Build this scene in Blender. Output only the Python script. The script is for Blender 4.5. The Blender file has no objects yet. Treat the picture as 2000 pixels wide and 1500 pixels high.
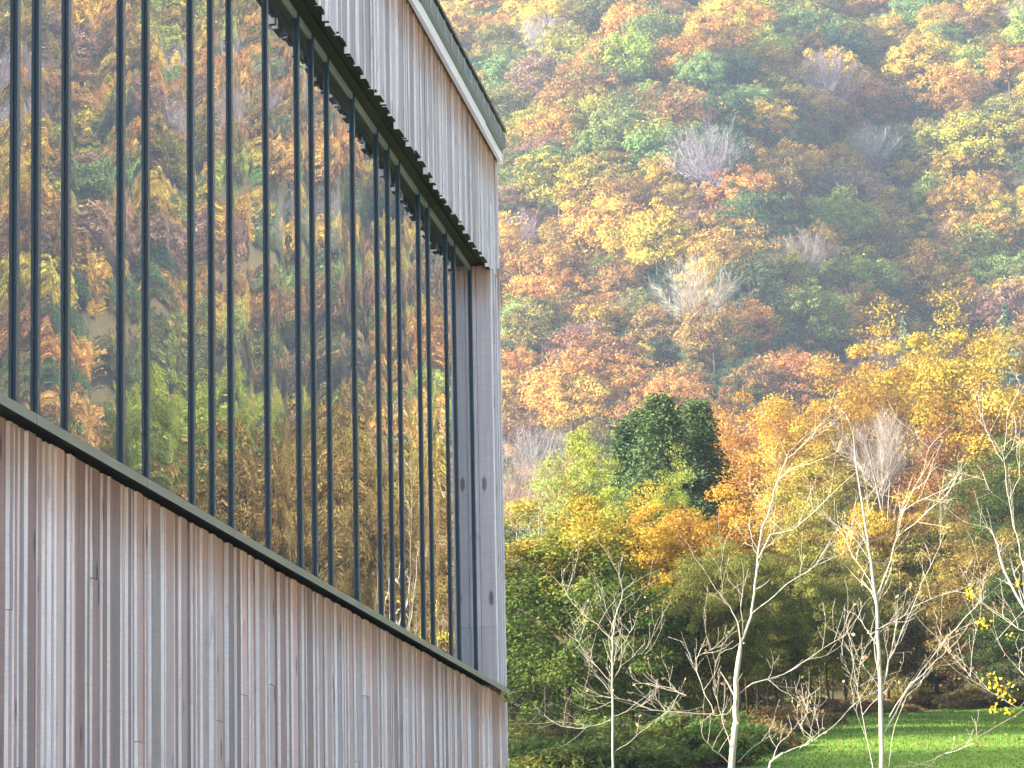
import bpy, math, random
import numpy as np
from mathutils import Vector, Matrix

SC = bpy.context.scene
COL = SC.collection

# ------------------------------------------------------------------ camera
F = 6700.0                      # focal length in photo pixels (2000 wide)
EYE = Vector((3.0, 0.0, 0.0))   # wall front plane is x = 0, wall runs along +y, eye level is z = 0
t_c = Vector((809, -1072, -F)).normalized()
u_c = Vector((-765, (765 * 809 - F * F) / -1072, -F)); u_c = (u_c - u_c.dot(t_c) * t_c).normalized()
n_c = t_c.cross(u_c)
ROT = Matrix((n_c, t_c, u_c))
cam_d = bpy.data.cameras.new('camera'); cam = bpy.data.objects.new('camera', cam_d); COL.objects.link(cam)
cam_d.sensor_width = 36.0; cam_d.lens = 36.0 * F / 2000.0
cam_d.clip_start = 0.1; cam_d.clip_end = 6000
cam.matrix_world = Matrix.Translation(EYE) @ ROT.to_4x4()
SC.camera = cam

# ------------------------------------------------------------------ light
SUN_AZ = Vector((-0.93, -0.37)).normalized()
SUN_EL = math.radians(20)
L = Vector((SUN_AZ.x * math.cos(SUN_EL), SUN_AZ.y * math.cos(SUN_EL), math.sin(SUN_EL)))
world = bpy.data.worlds.new('World'); SC.world = world; world.use_nodes = True
wn = world.node_tree.nodes; wl = world.node_tree.links
sky = wn.new('ShaderNodeTexSky'); sky.sky_type = 'NISHITA'; sky.sun_disc = False
sky.sun_elevation = SUN_EL; sky.sun_rotation = math.atan2(L.x, L.y) % (2 * math.pi)
sky.air_density = 0.7; sky.dust_density = 5.0; sky.ozone_density = 0.4
wl.new(sky.outputs[0], wn['Background'].inputs[0]); wn['Background'].inputs[1].default_value = 0.15
sun_d = bpy.data.lights.new('sun', 'SUN'); sun = bpy.data.objects.new('sun', sun_d); COL.objects.link(sun)
sun_d.energy = 4.6; sun_d.angle = math.radians(0.5); sun_d.color = (1.0, 0.90, 0.74)
sun.rotation_euler = (-L).to_track_quat('-Z', 'Y').to_euler()
SC.view_settings.view_transform = 'Standard'; SC.view_settings.look = 'None'
SC.view_settings.gamma = 1.0; SC.view_settings.exposure = 2.35
SC.cycles.max_bounces = 8; SC.cycles.transparent_max_bounces = 6; SC.cycles.volume_bounces = 0
SC.cycles.caustics_reflective = False; SC.cycles.caustics_refractive = False

# ------------------------------------------------------------------ helpers
def ray(px, py):
    d = Vector(((px - 1000.0), -(py - 750.0), -F))
    return ROT @ d
def at(px, py, Y):
    d = ray(px, py); return EYE + d * (Y / d.y)
def wall_y(px, py, X=0.0):
    d = ray(px, py); return EYE.y + d.y * ((X - EYE.x) / d.x)
def link(o, parent=None):
    COL.objects.link(o)
    if parent is not None: o.parent = parent
    return o
def tag(o, label=None, cat=None, group=None, kind=None):
    if label: o['label'] = label
    if cat: o['category'] = cat
    if group: o['group'] = group
    if kind: o['kind'] = kind
    return o
def empty(name, loc, label=None, cat=None, group=None):
    o = bpy.data.objects.new(name, None); o.location = loc; o.empty_display_size = 0.5
    COL.objects.link(o); return tag(o, label, cat, group)
def mesh(name, verts, faces, mats=(), midx=None, smooth=False):
    m = bpy.data.meshes.new(name); m.from_pydata([tuple(v) for v in verts], [], faces)
    for k in mats: m.materials.append(k)
    if midx is not None: m.polygons.foreach_set('material_index', midx)
    if smooth: m.polygons.foreach_set('use_smooth', [True] * len(m.polygons))
    m.update(); return m
BOXF = [(0, 3, 2, 1), (4, 5, 6, 7), (0, 1, 5, 4), (1, 2, 6, 5), (2, 3, 7, 6), (3, 0, 4, 7)]
def box(name, x0, x1, y0, y1, z0, z1, mat, parent=None):
    v = [(x0, y0, z0), (x1, y0, z0), (x1, y1, z0), (x0, y1, z0), (x0, y0, z1), (x1, y0, z1), (x1, y1, z1), (x0, y1, z1)]
    return link(bpy.data.objects.new(name, mesh(name, v, BOXF, [mat])), parent)
def smooth01(a, b, t):
    t = np.clip((t - a) / (b - a), 0, 1); return t * t * (3 - 2 * t)

# value noise for the terrain
_rs = np.random.RandomState(5); _lat = _rs.rand(128, 128)
def vnoise(x, y):
    x = np.asarray(x, float); y = np.asarray(y, float)
    xi = np.floor(x).astype(int); yi = np.floor(y).astype(int); fx = x - xi; fy = y - yi
    fx = fx * fx * (3 - 2 * fx); fy = fy * fy * (3 - 2 * fy)
    g = lambda a, b: _lat[a % 128, b % 128]
    return (g(xi, yi) * (1 - fx) + g(xi + 1, yi) * fx) * (1 - fy) + (g(xi, yi + 1) * (1 - fx) + g(xi + 1, yi + 1) * fx) * fy - 0.5
HY = [-400, 32, 62, 80, 110, 150, 200, 300, 400, 450, 700, 780, 900, 2500]
HZ = [-1.6, -1.6, 2.35, 4.1, 6.5, 10.0, 14.0, 22.7, 36, 46, 200, 247, 262, 262]
def height(x, y):
    x = np.asarray(x, float); y = np.asarray(y, float)
    h = np.interp(y, HY, HZ)
    s = smooth01(400, 470, y) * (1 - 0.7 * smooth01(575, 660, y))
    xx = x + 0.10 * (y - 530) + 14 * vnoise(y / 70.0, 3.3)
    h = h + s * np.interp(xx, [-220, -130, -80, -40, -24, -10, 8, 30, 62, 80, 100, 125, 150, 250], [0, 8, 0, 12, 14, 4, -13, -6, 9, 4, -11, 8, 4, 0])
    h = h + 0.42 * np.clip(x - 150 - 0.16 * np.clip(y, 0, 600), 0, 330)          # the valley side closes in on the right
    h = h + 12 * vnoise(x / 60.0, y / 70.0) * smooth01(420, 560, y)
    h = h + 1.2 * vnoise(x / 14.0 + 9, y / 18.0) * smooth01(55, 120, y)
    return h
def hz(x, y): return float(height(x, y))
def on_ground(px, Y):
    x = at(px, 1400, Y).x
    return Vector((x, Y, hz(x, Y)))

# ------------------------------------------------------------------ node material helpers
def new_mat(name):
    m = bpy.data.materials.new(name); m.use_nodes = True
    nt = m.node_tree; nt.nodes.clear()
    out = nt.nodes.new('ShaderNodeOutputMaterial')
    return m, nt, out
def nd(nt, kind, **kw):
    n = nt.nodes.new(kind)
    for k, v in kw.items(): setattr(n, k, v)
    return n
def setin(nt, sock, v):
    if isinstance(v, bpy.types.NodeSocket): nt.links.new(v, sock)
    else: sock.default_value = v
def mathn(nt, op, a, b=0.0, clamp=False):
    n = nd(nt, 'ShaderNodeMath', operation=op, use_clamp=clamp); setin(nt, n.inputs[0], a); setin(nt, n.inputs[1], b); return n.outputs[0]
def mixc(nt, f, a, b, mode='MIX'):
    n = nd(nt, 'ShaderNodeMix', data_type='RGBA', blend_type=mode)
    setin(nt, n.inputs[0], f); setin(nt, n.inputs[6], a); setin(nt, n.inputs[7], b); return n.outputs[2]
def ramp(nt, f, a, b):
    n = nd(nt, 'ShaderNodeMapRange', interpolation_type='SMOOTHSTEP'); setin(nt, n.inputs[0], f)
    n.inputs[1].default_value = a; n.inputs[2].default_value = b; return n.outputs[0]
def noise(nt, vec, scale, detail=3.0, rough=0.55, dist=0.0):
    n = nd(nt, 'ShaderNodeTexNoise'); nt.links.new(vec, n.inputs['Vector'])
    n.inputs['Scale'].default_value = scale; n.inputs['Detail'].default_value = detail
    n.inputs['Roughness'].default_value = rough; n.inputs['Distortion'].default_value = dist; return n
def mapping(nt, vec, scale=(1, 1, 1), loc=None):
    n = nd(nt, 'ShaderNodeMapping'); nt.links.new(vec, n.inputs[0]); n.inputs['Scale'].default_value = scale
    if loc is not None: nt.links.new(loc, n.inputs['Location'])
    return n.outputs[0]
def bsdf(nt, out, col, rough=0.8, metal=0.0, normal=None, spec=0.5):
    b = nd(nt, 'ShaderNodeBsdfPrincipled'); setin(nt, b.inputs['Base Color'], col); setin(nt, b.inputs['Roughness'], rough)
    b.inputs['Metallic'].default_value = metal; b.inputs['Specular IOR Level'].default_value = spec
    if normal is not None: nt.links.new(normal, b.inputs['Normal'])
    nt.links.new(b.outputs[0], out.inputs[0]); return b
def bump(nt, h, strength=0.3, dist=0.01):
    n = nd(nt, 'ShaderNodeBump'); nt.links.new(h, n.inputs['Height']); n.inputs['Strength'].default_value = strength
    n.inputs['Distance'].default_value = dist; return n.outputs[0]

def wood(name, base, alt, brown, zs, edge=1.0, vary=0.35):
    """weathered sawn timber; zs = heights below which shelter ends (the sheltered wood under a sill or eave keeps its brown)"""
    m, nt, out = new_mat(name)
    geo = nd(nt, 'ShaderNodeNewGeometry'); oi = nd(nt, 'ShaderNodeObjectInfo')
    off = nd(nt, 'ShaderNodeCombineXYZ'); setin(nt, off.inputs[2], mathn(nt, 'MULTIPLY', oi.outputs['Random'], 57.0))
    setin(nt, off.inputs[0], mathn(nt, 'MULTIPLY', oi.outputs['Random'], 13.0))
    p = mapping(nt, geo.outputs['Position'], (1, 1, 1), off.outputs[0])
    grain = noise(nt, mapping(nt, p, (45, 45, 1.6)), 1.0, 5.0, 0.6, 0.4)
    blot = noise(nt, mapping(nt, p, (5, 5, 1.3)), 1.0, 4.0, 0.6)
    saw = noise(nt, mapping(nt, p, (6, 6, 160)), 1.0, 2.0, 0.5)
    stain = noise(nt, mapping(nt, p, (9, 9, 0.9)), 1.0, 5.0, 0.7, 1.0)
    c = mixc(nt, ramp(nt, oi.outputs['Random'], 0.25, 0.95), base + (1,), alt + (1,))
    c = mixc(nt, mathn(nt, 'MULTIPLY', ramp(nt, blot.outputs[0], 0.45, 0.75), 0.5), c, alt + (1,))
    sx = nd(nt, 'ShaderNodeSeparateXYZ'); nt.links.new(geo.outputs['Position'], sx.inputs[0])
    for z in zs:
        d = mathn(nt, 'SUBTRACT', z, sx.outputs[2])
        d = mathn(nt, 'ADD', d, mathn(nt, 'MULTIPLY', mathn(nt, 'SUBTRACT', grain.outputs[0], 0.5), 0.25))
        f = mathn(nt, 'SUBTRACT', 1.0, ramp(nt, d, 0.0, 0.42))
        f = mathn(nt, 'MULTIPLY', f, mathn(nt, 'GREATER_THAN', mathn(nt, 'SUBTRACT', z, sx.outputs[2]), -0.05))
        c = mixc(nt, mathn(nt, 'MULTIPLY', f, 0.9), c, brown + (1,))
    # value variation per board, grain, long stains, saw lines
    val = mathn(nt, 'ADD', 1.0 - vary / 2, mathn(nt, 'MULTIPLY', mathn(nt, 'FRACT', mathn(nt, 'MULTIPLY', oi.outputs['Random'], 7.31)), vary))
    val = mathn(nt, 'MULTIPLY', val, mathn(nt, 'ADD', 0.72, mathn(nt, 'MULTIPLY', grain.outputs[0], 0.56)))
    val = mathn(nt, 'MULTIPLY', val, mathn(nt, 'ADD', 0.85, mathn(nt, 'MULTIPLY', saw.outputs[0], 0.3)))
    val = mathn(nt, 'MULTIPLY', val, mathn(nt, 'SUBTRACT', 1.0, mathn(nt, 'MULTIPLY', ramp(nt, stain.outputs[0], 0.56, 0.74), 0.38)))
    # knots
    vo = nd(nt, 'ShaderNodeTexVoronoi', feature='F1'); nt.links.new(mapping(nt, p, (8, 8, 2.6)), vo.inputs['Vector']); vo.inputs['Scale'].default_value = 1.0
    kn = mathn(nt, 'MULTIPLY', mathn(nt, 'SUBTRACT', 1.0, ramp(nt, vo.outputs['Distance'], 0.09, 0.19)), edge)
    val = mathn(nt, 'MULTIPLY', val, mathn(nt, 'SUBTRACT', 1.0, mathn(nt, 'MULTIPLY', kn, 0.65)))
    hs = nd(nt, 'ShaderNodeHueSaturation'); setin(nt, hs.inputs['Color'], c); setin(nt, hs.inputs['Value'], val)
    hgt = mathn(nt, 'ADD', grain.outputs[0], mathn(nt, 'MULTIPLY', saw.outputs[0], 0.5))
    bsdf(nt, out, hs.outputs[0], 0.82, normal=bump(nt, hgt, 0.5, 0.004), spec=0.25)
    return m

def plain(name, col, rough=0.5, metal=0.0, spec=0.5, var=0.15, scale=3.0, zs=1.0, bumpk=0.0):
    m, nt, out = new_mat(name)
    geo = nd(nt, 'ShaderNodeNewGeometry')
    n = noise(nt, mapping(nt, geo.outputs['Position'], (1, 1, zs)), scale, 5.0, 0.65)
    v = mathn(nt, 'ADD', 1 - var, mathn(nt, 'MULTIPLY', n.outputs[0], 2 * var))
    hs = nd(nt, 'ShaderNodeHueSaturation'); hs.inputs['Color'].default_value = col + (1,); setin(nt, hs.inputs['Value'], v)
    bsdf(nt, out, hs.outputs[0], mathn(nt, 'ADD', rough - 0.1, mathn(nt, 'MULTIPLY', n.outputs[0], 0.2)), metal,
         bump(nt, n.outputs[0], bumpk, 0.01) if bumpk else None, spec)
    return m

def leaf_mat(name, instanced=False, transl=0.33):
    m, nt, out = new_mat(name)
    if instanced:
        a = nd(nt, 'ShaderNodeAttribute', attribute_type='INSTANCER', attribute_name='tint'); c = a.outputs['Color']
    else:
        oi = nd(nt, 'ShaderNodeObjectInfo'); c = oi.outputs['Color']
        t2 = nd(nt, 'ShaderNodeAttribute', attribute_type='OBJECT', attribute_name='tint_top')
        tc = nd(nt, 'ShaderNodeTexCoord'); sx = nd(nt, 'ShaderNodeSeparateXYZ'); nt.links.new(tc.outputs['Object'], sx.inputs[0])
        nz = noise(nt, tc.outputs['Object'], 2.2, 2.0)
        zm = nd(nt, 'ShaderNodeAttribute', attribute_type='OBJECT', attribute_name='zmid')
        f = ramp(nt, mathn(nt, 'ADD', mathn(nt, 'DIVIDE', sx.outputs[2], mathn(nt, 'MAXIMUM', zm.outputs['Fac'], 0.01)), mathn(nt, 'MULTIPLY', mathn(nt, 'SUBTRACT', nz.outputs[0], 0.5), 1.4)), 1.0, 1.6)
        c = mixc(nt, mathn(nt, 'MULTIPLY', f, t2.outputs['Alpha']), c, t2.outputs['Color'])
    v = nd(nt, 'ShaderNodeAttribute', attribute_name='v'); b = nd(nt, 'ShaderNodeAttribute', attribute_name='b')
    hs = nd(nt, 'ShaderNodeHueSaturation'); nt.links.new(c, hs.inputs['Color']); hs.inputs['Saturation'].default_value = 0.95
    setin(nt, hs.inputs['Hue'], mathn(nt, 'ADD', 0.482, mathn(nt, 'ADD', mathn(nt, 'MULTIPLY', b.outputs['Fac'], 0.035), mathn(nt, 'MULTIPLY', v.outputs['Fac'], 0.018))))
    setin(nt, hs.inputs['Value'], mathn(nt, 'ADD', 0.30, mathn(nt, 'ADD', mathn(nt, 'MULTIPLY', v.outputs['Fac'], 0.50), mathn(nt, 'MULTIPLY', b.outputs['Fac'], 0.34))))
    d = nd(nt, 'ShaderNodeBsdfDiffuse'); t = nd(nt, 'ShaderNodeBsdfTranslucent'); mx = nd(nt, 'ShaderNodeMixShader')
    nt.links.new(hs.outputs[0], d.inputs[0]); nt.links.new(hs.outputs[0], t.inputs[0]); mx.inputs[0].default_value = transl
    nt.links.new(d.outputs[0], mx.inputs[1]); nt.links.new(t.outputs[0], mx.inputs[2]); nt.links.new(mx.outputs[0], out.inputs[0])
    return m

Z_SILL, Z_LINT, Z_FAS = 1.786, 4.91, 5.774
M = {}
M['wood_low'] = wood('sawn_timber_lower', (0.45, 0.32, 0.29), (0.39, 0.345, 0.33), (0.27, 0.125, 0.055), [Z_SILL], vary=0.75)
M['wood_up'] = wood('sawn_timber_upper', (0.45, 0.41, 0.44), (0.40, 0.39, 0.42), (0.30, 0.15, 0.08), [Z_FAS], vary=0.5)
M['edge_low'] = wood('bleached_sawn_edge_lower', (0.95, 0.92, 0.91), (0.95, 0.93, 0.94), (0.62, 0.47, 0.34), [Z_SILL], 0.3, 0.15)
M['edge_up'] = wood('bleached_sawn_edge_upper', (0.95, 0.92, 0.91), (0.95, 0.93, 0.94), (0.62, 0.50, 0.40), [Z_FAS], 0.3, 0.15)
M['jamb'] = wood('grey_timber_jamb', (0.70, 0.64, 0.66), (0.66, 0.62, 0.65), (0.40, 0.25, 0.15), [Z_LINT], 1.0, 0.1)
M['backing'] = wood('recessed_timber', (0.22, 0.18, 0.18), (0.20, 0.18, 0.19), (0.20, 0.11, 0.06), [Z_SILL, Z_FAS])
M['soffit'] = wood('dark_green_soffit_timber', (0.030, 0.034, 0.014), (0.024, 0.028, 0.012), (0.03, 0.03, 0.015), [], 0.5)  # near-black green tone, also on the board ends
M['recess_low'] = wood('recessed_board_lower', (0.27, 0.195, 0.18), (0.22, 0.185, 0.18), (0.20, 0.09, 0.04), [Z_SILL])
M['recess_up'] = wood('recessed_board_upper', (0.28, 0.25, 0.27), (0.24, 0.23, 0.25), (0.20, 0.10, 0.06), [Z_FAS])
M['frame'] = plain('dark_blue_grey_frame', (0.028, 0.070, 0.105), 0.25, 0.0, 0.5, 0.1, 2.0)
M['gasket'] = plain('black_gasket', (0.006, 0.007, 0.008), 0.6)
M['sill'] = plain('grey_green_sill_metal', (0.20, 0.215, 0.185), 0.45, 0.0, 0.5, 0.12, 2.5)
M['fascia'] = plain('pale_zinc_fascia', (0.78, 0.77, 0.82), 0.45, 0.0, 0.5, 0.1, 4.0)
M['gutter'] = plain('weathered_zinc_gutter', (0.19, 0.205, 0.215), 0.65, 0.0, 0.5, 0.2, 5.0)
M['strap'] = plain('pale_gutter_strap', (0.45, 0.47, 0.48), 0.4, 0.4)
M['roofing'] = plain('dark_roof_sheet', (0.10, 0.105, 0.09), 0.7, 0.0, 0.4, 0.3, 8.0)
M['wire'] = plain('aluminium_wire', (0.75, 0.75, 0.76), 0.35, 0.7)
M['dark'] = plain('dark_void', (0.012, 0.012, 0.011), 0.9)
M['bark'] = plain('pale_smooth_bark', (0.31, 0.29, 0.255), 0.85, 0, 0.2, 0.5, 9.0, 0.35, 0.5)
M['bark_dark'] = plain('dark_bark', (0.075, 0.06, 0.045), 0.9, 0, 0.2, 0.35, 3.0, 0.4, 0.4)
M['bark_grey'] = plain('grey_twig_bark', (0.27, 0.235, 0.235), 0.9, 0, 0.2, 0.3, 0.4)
M['leaf'] = leaf_mat('autumn_leaves'); M['leaf_inst'] = leaf_mat('autumn_leaves_far', True)
M['needle'] = leaf_mat('conifer_needles', False, 0.15)

# glass: coated panes that mirror the valley, each pane slightly bowed and wavy
m, nt, out = new_mat('reflective_window_glass')
geo = nd(nt, 'ShaderNodeNewGeometry'); oi = nd(nt, 'ShaderNodeObjectInfo'); tc = nd(nt, 'ShaderNodeTexCoord')
rnd = oi.outputs['Random']
def rr(k): return mathn(nt, 'SUBTRACT', mathn(nt, 'FRACT', mathn(nt, 'MULTIPLY', rnd, k)), 0.5)
so = nd(nt, 'ShaderNodeSeparateXYZ'); nt.links.new(tc.outputs['Object'], so.inputs[0])
off = nd(nt, 'ShaderNodeCombineXYZ'); setin(nt, off.inputs[1], mathn(nt, 'MULTIPLY', rnd, 91.0)); setin(nt, off.inputs[2], mathn(nt, 'MULTIPLY', rnd, 47.0))
p = mapping(nt, tc.outputs['Object'], (1, 1, 1), off.outputs[0])
n1 = noise(nt, mapping(nt, p, (1, 1.6, 0.55)), 1.0, 1.0, 0.4)
n2 = noise(nt, mapping(nt, p, (1, 5.0, 3.0)), 1.0, 2.0, 0.5)
s1 = nd(nt, 'ShaderNodeSeparateColor'); nt.links.new(n1.outputs['Color'], s1.inputs[0])
s2 = nd(nt, 'ShaderNodeSeparateColor'); nt.links.new(n2.outputs['Color'], s2.inputs[0])
sy = mathn(nt, 'MULTIPLY', so.outputs[1], mathn(nt, 'MULTIPLY', rr(13.7), 0.028))
sy = mathn(nt, 'ADD', sy, mathn(nt, 'MULTIPLY', rr(5.3), 0.004))
sy = mathn(nt, 'ADD', sy, mathn(nt, 'MULTIPLY', mathn(nt, 'SUBTRACT', s1.outputs[0], 0.5), 0.014))
sy = mathn(nt, 'ADD', sy, mathn(nt, 'MULTIPLY', mathn(nt, 'SUBTRACT', s2.outputs[0], 0.5), 0.0034))
sz = mathn(nt, 'MULTIPLY', mathn(nt, 'SUBTRACT', s1.outputs[1], 0.5), 0.045)
sz = mathn(nt, 'ADD', sz, mathn(nt, 'MULTIPLY', mathn(nt, 'SUBTRACT', s2.outputs[1], 0.5), 0.010))
cv = nd(nt, 'ShaderNodeCombineXYZ'); nt.links.new(sy, cv.inputs[1]); nt.links.new(sz, cv.inputs[2])
va = nd(nt, 'ShaderNodeVectorMath', operation='ADD'); nt.links.new(geo.outputs['Normal'], va.inputs[0]); nt.links.new(cv.outputs[0], va.inputs[1])
vn = nd(nt, 'ShaderNodeVectorMath', operation='NORMALIZE'); nt.links.new(va.outputs[0], vn.inputs[0])
gl = nd(nt, 'ShaderNodeBsdfGlossy'); gl.inputs['Roughness'].default_value = 0.0; gl.inputs['Color'].default_value = (0.82, 0.86, 0.90, 1)
nt.links.new(vn.outputs[0], gl.inputs['Normal'])
df = nd(nt, 'ShaderNodeBsdfDiffuse'); df.inputs[0].default_value = (0.075, 0.082, 0.085, 1)
fr = nd(nt, 'ShaderNodeFresnel'); fr.inputs[0].default_value = 1.55
frv = mathn(nt, 'ADD', 0.34, mathn(nt, 'MULTIPLY', fr.outputs[0], 0.85), True)
mx = nd(nt, 'ShaderNodeMixShader'); nt.links.new(frv, mx.inputs[0]); nt.links.new(df.outputs[0], mx.inputs[1]); nt.links.new(gl.outputs[0], mx.inputs[2])
nt.links.new(mx.outputs[0], out.inputs[0]); M['glass'] = m

# ------------------------------------------------------------------ ground
m, nt, out = new_mat('meadow_and_forest_floor')
geo = nd(nt, 'ShaderNodeNewGeometry'); sx = nd(nt, 'ShaderNodeSeparateXYZ'); nt.links.new(geo.outputs['Position'], sx.inputs[0])
wa = nd(nt, 'ShaderNodeAttribute', attribute_name='wood')
ng = noise(nt, geo.outputs['Position'], 0.25, 6.0, 0.65); nf = noise(nt, geo.outputs['Position'], 3.5, 4.0, 0.6); nb = noise(nt, geo.outputs['Position'], 14.0, 5.0, 0.75)
g = mixc(nt, ramp(nt, ng.outputs[0], 0.35, 0.65), (0.085, 0.16, 0.024, 1), (0.135, 0.215, 0.03, 1))
g = mixc(nt, mathn(nt, 'MULTIPLY', ramp(nt, nf.outputs[0], 0.5, 0.75), 0.5), g, (0.17, 0.25, 0.05, 1))
w = mixc(nt, ramp(nt, nf.outputs[0], 0.35, 0.65), (0.045, 0.040, 0.020, 1), (0.08, 0.06, 0.03, 1))
fac = ramp(nt, mathn(nt, 'ADD', wa.outputs['Fac'], mathn(nt, 'MULTIPLY', mathn(nt, 'SUBTRACT', nf.outputs[0], 0.5), 0.5)), 0.4, 0.6)
ya = nd(nt, 'ShaderNodeAttribute', attribute_name='bounce_ground')
gw = mixc(nt, ramp(nt, mathn(nt, 'ADD', ya.outputs['Fac'], mathn(nt, 'MULTIPLY', mathn(nt, 'SUBTRACT', nf.outputs[0], 0.5), 0.3)), 0.4, 0.6), mixc(nt, fac, g, w), (0.60, 0.56, 0.51, 1))
hs = nd(nt, 'ShaderNodeHueSaturation'); setin(nt, hs.inputs['Color'], gw); setin(nt, hs.inputs['Value'], mathn(nt, 'ADD', 0.7, mathn(nt, 'MULTIPLY', nb.outputs[0], 0.6)))
bsdf(nt, out, hs.outputs[0], 0.95, normal=bump(nt, nb.outputs[0], 0.6, 0.05), spec=0.1); M['ground'] = m

def edge_dist(px): return np.interp(px, [900, 1200, 1400, 1500, 1600, 1700, 1800, 2000, 2300, 3600], [68, 71, 76, 83, 100, 128, 148, 142, 120, 110])
xs = np.concatenate([np.arange(-700, -80, 20), np.arange(-80, 160, 2.5), np.arange(160, 760, 20)])
ys = np.concatenate([np.arange(-300, 20, 20), np.arange(20, 240, 2.5), np.arange(240, 820, 5), np.arange(820, 1400, 30)])
XX, YY = np.meshgrid(xs, ys); ZZ = height(XX, YY)
nx, ny = len(xs), len(ys)
verts = np.stack([XX.ravel(), YY.ravel(), ZZ.ravel()], 1)
ii = np.arange((ny - 1) * nx).reshape(ny - 1, nx)[:, :-1].ravel()
gm = mesh('ground', verts.tolist(), np.stack([ii, ii + 1, ii + nx + 1, ii + nx], 1).tolist(), [M['ground']], smooth=True)
PXg = 1809 + (XX - 3) / np.maximum(YY, 1) * F
wood_f = np.clip((YY - edge_dist(PXg)) / 8 + 0.5, 0, 1)
wood_f[(YY < 30)] = 0
gm.attributes.new('wood', 'FLOAT', 'POINT').data.foreach_set('value', wood_f.ravel().astype(np.float32))
bounce_ground = np.clip((34 - YY) / 4, 0, 1) * np.clip((70 - np.abs(XX)) / 8, 0, 1) * np.clip((YY + 160) / 10, 0, 1)  # pale ground added out of view to bounce sunlight onto the wall
gm.attributes.new('bounce_ground', 'FLOAT', 'POINT').data.foreach_set('value', bounce_ground.ravel().astype(np.float32))
ground = link(bpy.data.objects.new('ground', gm)); tag(ground, 'green meadow rising into leaf-strewn woodland floor and hillside', 'ground', kind='structure')

gr = np.random.RandomState(8); ngr = 60000
gY = 60 + 95 * gr.rand(ngr) ** 1.4; gP = 980 + 1080 * gr.rand(ngr); gX = 3 + (gP - 1809) / F * gY
keep = gY < edge_dist(gP) + 1; gX, gY = gX[keep], gY[keep]; gZ = height(gX, gY)
def grass_cloud():
    n = len(gX); up = np.stack([gr.randn(n) * .35, gr.randn(n) * .35, np.ones(n)], 1); hh = .018 + .022 * gr.rand(n)
    A = up * hh[:, None]; B = unit(np.cross(up, gr.randn(n, 3))) * (.010 + .012 * gr.rand(n))[:, None]
    return quads('meadow_grass', np.stack([gX, gY, gZ + hh * .6], 1), A, B, gr.rand(n), gr.rand(n), M['leaf'])

# ------------------------------------------------------------------ the timber building
bld = empty('timber_building', (0, 12, -1.6), 'weathered timber-clad building with a long band of mirroring windows', 'building')
def bparent(o, parent):           # keep world coordinates under a moved parent
    o.parent = parent; o.matrix_parent_inverse = Matrix.Translation(-Vector(parent_loc(parent)))
    return o
def parent_loc(p): return Vector((0, 12, -1.6))
def bbox(name, *a, parent=bld):
    o = box(name, *a)
    if parent is bld: bparent(o, bld)
    else: o.parent = parent
    return o
Y0 = 6.5
YC = wall_y(987, 1345)            # far corner
YJ = wall_y(965, 900)             # far jamb of the window band
REC = 0.155                       # glass set back behind the cladding
GX = -REC
# solid core: lower wall, wall behind glass, upper wall
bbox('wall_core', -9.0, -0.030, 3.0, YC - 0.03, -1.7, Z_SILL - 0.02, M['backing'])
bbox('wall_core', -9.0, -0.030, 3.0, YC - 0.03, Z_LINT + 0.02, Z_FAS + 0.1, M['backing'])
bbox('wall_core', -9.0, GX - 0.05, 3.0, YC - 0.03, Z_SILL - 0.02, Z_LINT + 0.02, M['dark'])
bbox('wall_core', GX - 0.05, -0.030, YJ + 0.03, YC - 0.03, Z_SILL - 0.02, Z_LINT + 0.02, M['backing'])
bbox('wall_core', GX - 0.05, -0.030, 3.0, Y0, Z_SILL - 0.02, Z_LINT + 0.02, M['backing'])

# sawn boards with uneven edges; six unit meshes shared by all boards
rng = random.Random(3)
def board_mesh(k, fmat, emat):
    r = random.Random(100 + k); V = []; Fc = []; mi = []; N = 5
    for i in range(N + 1):
        z = i / N; a = r.uniform(-.025, .025); b = r.uniform(-.03, .03); c = r.uniform(-.05, .02)
        V += [(0, a, z), (1 + c, a + r.uniform(-.015, .015), z), (1 + c, 1 + b, z), (0, 1 + b, z)]
    for i in range(N):
        o = 4 * i
        for q, mm in (((0, 1, 5, 4), 1), ((1, 2, 6, 5), 0), ((2, 3, 7, 6), 1)):
            Fc.append(tuple(o + j for j in q)); mi.append(mm)
    Fc.append((3, 2, 1, 0)); mi.append(2); o = 4 * N; Fc.append((o, o + 1, o + 2, o + 3)); mi.append(2)
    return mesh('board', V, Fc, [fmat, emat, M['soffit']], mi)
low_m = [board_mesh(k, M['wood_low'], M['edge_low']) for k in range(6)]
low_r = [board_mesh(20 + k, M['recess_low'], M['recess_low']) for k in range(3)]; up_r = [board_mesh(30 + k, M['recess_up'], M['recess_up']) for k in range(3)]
up_m = [board_mesh(k, M['wood_up'], M['edge_up']) for k in range(6)]
def board(kind, y0, y1, z0, z1, th, x0=-0.028, name='cladding_board'):
    o = bpy.data.objects.new(name, rng.choice({'low': low_m, 'up': up_m, 'rlow': low_r, 'rup': up_r}[kind])); COL.objects.link(o)
    o.location = (x0, y0, z0); o.scale = (th, y1 - y0, z1 - z0)
    return bparent(o, bld)
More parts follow.
